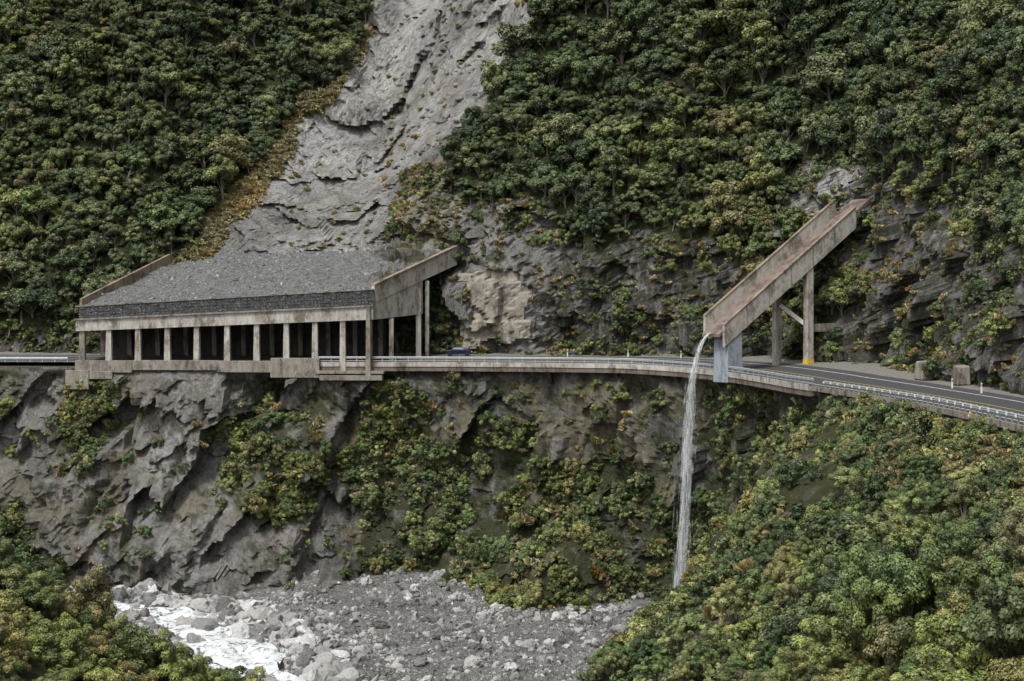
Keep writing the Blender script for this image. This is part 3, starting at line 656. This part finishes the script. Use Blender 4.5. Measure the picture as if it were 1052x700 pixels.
q=B();pl(q,15.2,4.4,1.4,2.2,.57,.52);q.obj('column_stripe',M_yel,ch)
q=B();q.bar(FL+d_*12.8+w_*1.+UZ*9.9,FL+d_*15+w_*3.9+UZ*7.2,.4,.55);q.obj('brace',M_white,ch)
q=B();q.bar(FL+d_*15.2+w_*4.0+UZ*6.6,FL+d_*21+w_*5.0+UZ*6.8,.9,1.1);q.obj('tie_beam',M_concb,ch)
def wf():
    V=[];Fc=[];V2=[];F2=[]
    st=K(-.5,2.4,.5)
    def path(t):
        out=2.8*(1-math.exp(-t*9))+2.2*t
        return st-d_*out-UZ*(39.8*t**1.25)+Vector((-.4*t*t,0,0))
    sd=Vector((.8,-.3,0)).normalized(); fw=Vector((.3,.8,0)).normalized(); wd=lambda t:.2+1.15*t**.75
    for k in range(620):
        t0=rng.random()**1.15*.95; ln=.02+.08*rng.random(); ox=rng.normal()*.5; oy=rng.normal()*.5; hw=.015+.03*rng.random(); n=6; j=len(V)
        for i in range(n+1):
            t=min(t0+ln*i/n,1.); p=path(t)+sd*ox*wd(t)+fw*oy*wd(t); h=hw*math.sin(math.pi*(i+.4)/(n+.8)); V+=[tuple(p-sd*h),tuple(p+sd*h)]
        Fc+=[(j+2*i,j+2*i+1,j+2*i+3,j+2*i+2) for i in range(n)]
    e=empty('waterfall')
    def wm(name,a):
        m=M(name); m.base((.85,.88,.9)); tr=m.n('ShaderNodeBsdfTransparent'); mx=m.n('ShaderNodeMixShader')
        f=m.math('MULTIPLY',m.ramp(m.noise(1.2,6,.75,m.map(m.pos,(4,4,.35))),[(.4,.0),(.65,1.)]),a); m.l(f,mx.inputs[0]); m.l(tr.outputs[0],mx.inputs[1]); m.l(m.b.outputs[0],mx.inputs[2]); m.l(mx.outputs[0],m.out.inputs[0]); return m.m
    mkobj('water_strands',V,Fc,wm('falling_water',.45),e)
    for k in range(7):
        n=60;ox=rng.normal()*.3;oy=rng.normal()*.4; ph=rng.random()*6
        for i in range(n+1):
            t=i/n;p=path(t)+sd*ox*(.2+t)+fw*oy*(.2+t);h=(.16+.95*t**.75)*(.6+.25*math.sin(t*9+ph));V2+=[tuple(p-sd*h),tuple(p+sd*h)]
        b_=k*(2*n+2);F2+=[(b_+2*i,b_+2*i+1,b_+2*i+3,b_+2*i+2) for i in range(n)]
    mkobj('water_veil',V2,F2,wm('water_mist',.15),e)
wf()
# ------------------------------------------------------------- car
def car(p,yaw):
    e=empty('parked_car'); e.location=p; e.rotation_euler=(0,0,yaw)
    prof=[(-2.1,.3),(-2.15,.75),(-1.95,.95),(-1.2,1.02),(-.75,1.42),(.55,1.46),(1.3,1.0),(2.0,.88),(2.15,.6),(2.1,.3)]
    v=[];n=len(prof)
    for y in(-.85,.85):
        for x,z in prof: v.append((x,y*(.86 if z>1.1 else 1),z))
    f=[(i,(i+1)%n,n+(i+1)%n,n+i) for i in range(n)]+[tuple(range(n-1,-1,-1)),tuple(range(n,2*n))]
    o=mkobj('body',v,f,flat_mat('car_paint',(.02,.03,.07),.25,.3),e); bm_=o.modifiers.new('b','BEVEL');bm_.width=.06;bm_.segments=2
    gl=flat_mat('car_glass',(.25,.3,.34),.08); 
    for y in(-1,1):
        mkobj('side_window',[(-1.05,y*.84,1.04),(1.1,y*.84,1.04),(.5,y*.76,1.4),(-.68,y*.76,1.38)],[(0,1,2,3)],gl,e)
    mkobj('windscreen',[(1.28,-.7,1.05),(1.28,.7,1.05),(.6,.62,1.47),(.6,-.62,1.47)],[(0,1,2,3)],gl,e)
    q=B()
    for x in(-1.35,1.35):
        for y in(-.82,.82): q.cyl((x,y-.11,.32),(x,y+.11,.32),.32,.32,16)
    q.obj('wheels',flat_mat('tyre',(.02,.02,.02)),e)
    q=B()
    for y in(-.6,.6): q.box((2.12,y,.7),(.04,0,0),(0,.16,0),(0,0,.08))
    q.obj('headlights',M_white,e)
i=ipx(458); car(R(i,10.8,.01),math.radians(-2))
for px_,d0,sz in((838,13.2,(1.5,.8,1.1)),(868,13.4,(1.3,.8,1.1))):
    e=empty('concrete_block'); i=ipx(px_); p=Vector(R(i,d0,0)); t=Vector((*Ts[i],0));n_=Vector((*NN[i],0)); q=B()
    q.hexa([p-t*sz[0]-n_*sz[1],p+t*sz[0]-n_*sz[1],p+t*sz[0]+n_*sz[1],p-t*sz[0]+n_*sz[1]],[p-t*sz[0]*.8-n_*sz[1]*.7+UZ*2*sz[2],p+t*sz[0]*.85-n_*sz[1]*.7+UZ*1.9*sz[2],p+t*sz[0]*.8+n_*sz[1]+UZ*2*sz[2],p-t*sz[0]*.8+n_*sz[1]+UZ*2.1*sz[2]]); q.obj('block',M_concb,e,.12)
# ------------------------------------------------------------- light, sky, camera
w=bpy.data.worlds.new('World'); scn.world=w; w.use_nodes=True; nt=w.node_tree; bg=nt.nodes['Background']
sk=nt.nodes.new('ShaderNodeTexSky'); sk.sky_type='NISHITA'; sk.sun_disc=False; EL=math.radians(60); AZ=math.radians(215)
sk.sun_elevation=EL; sk.sun_rotation=AZ; sk.dust_density=3; sk.air_density=1.
hs=nt.nodes.new('ShaderNodeHueSaturation'); hs.inputs['Saturation'].default_value=.12; hs.inputs['Value'].default_value=1.35
nt.links.new(sk.outputs[0],hs.inputs['Color']); nt.links.new(hs.outputs[0],bg.inputs[0]); bg.inputs[1].default_value=.15
sl=bpy.data.lights.new('sun','SUN'); sl.energy=2.9; sl.angle=math.radians(12); sl.color=(1,.98,.94); so=bpy.data.objects.new('sun',sl); COL.objects.link(so)
dr=Vector((math.sin(AZ)*math.cos(EL),math.cos(AZ)*math.cos(EL),math.sin(EL))); so.rotation_euler=dr.to_track_quat('Z','Y').to_euler()
scn.view_settings.view_transform='Standard'; scn.view_settings.look='None'; scn.view_settings.exposure=0
cam=bpy.data.cameras.new('camera'); co=bpy.data.objects.new('camera',cam); COL.objects.link(co); co.location=(0,0,CZ); co.rotation_euler=(math.radians(90),0,0)
cam.sensor_width=36; cam.lens=F/1052*36; cam.shift_y=-30/1052; cam.clip_end=3000; cam.clip_start=1; scn.camera=co
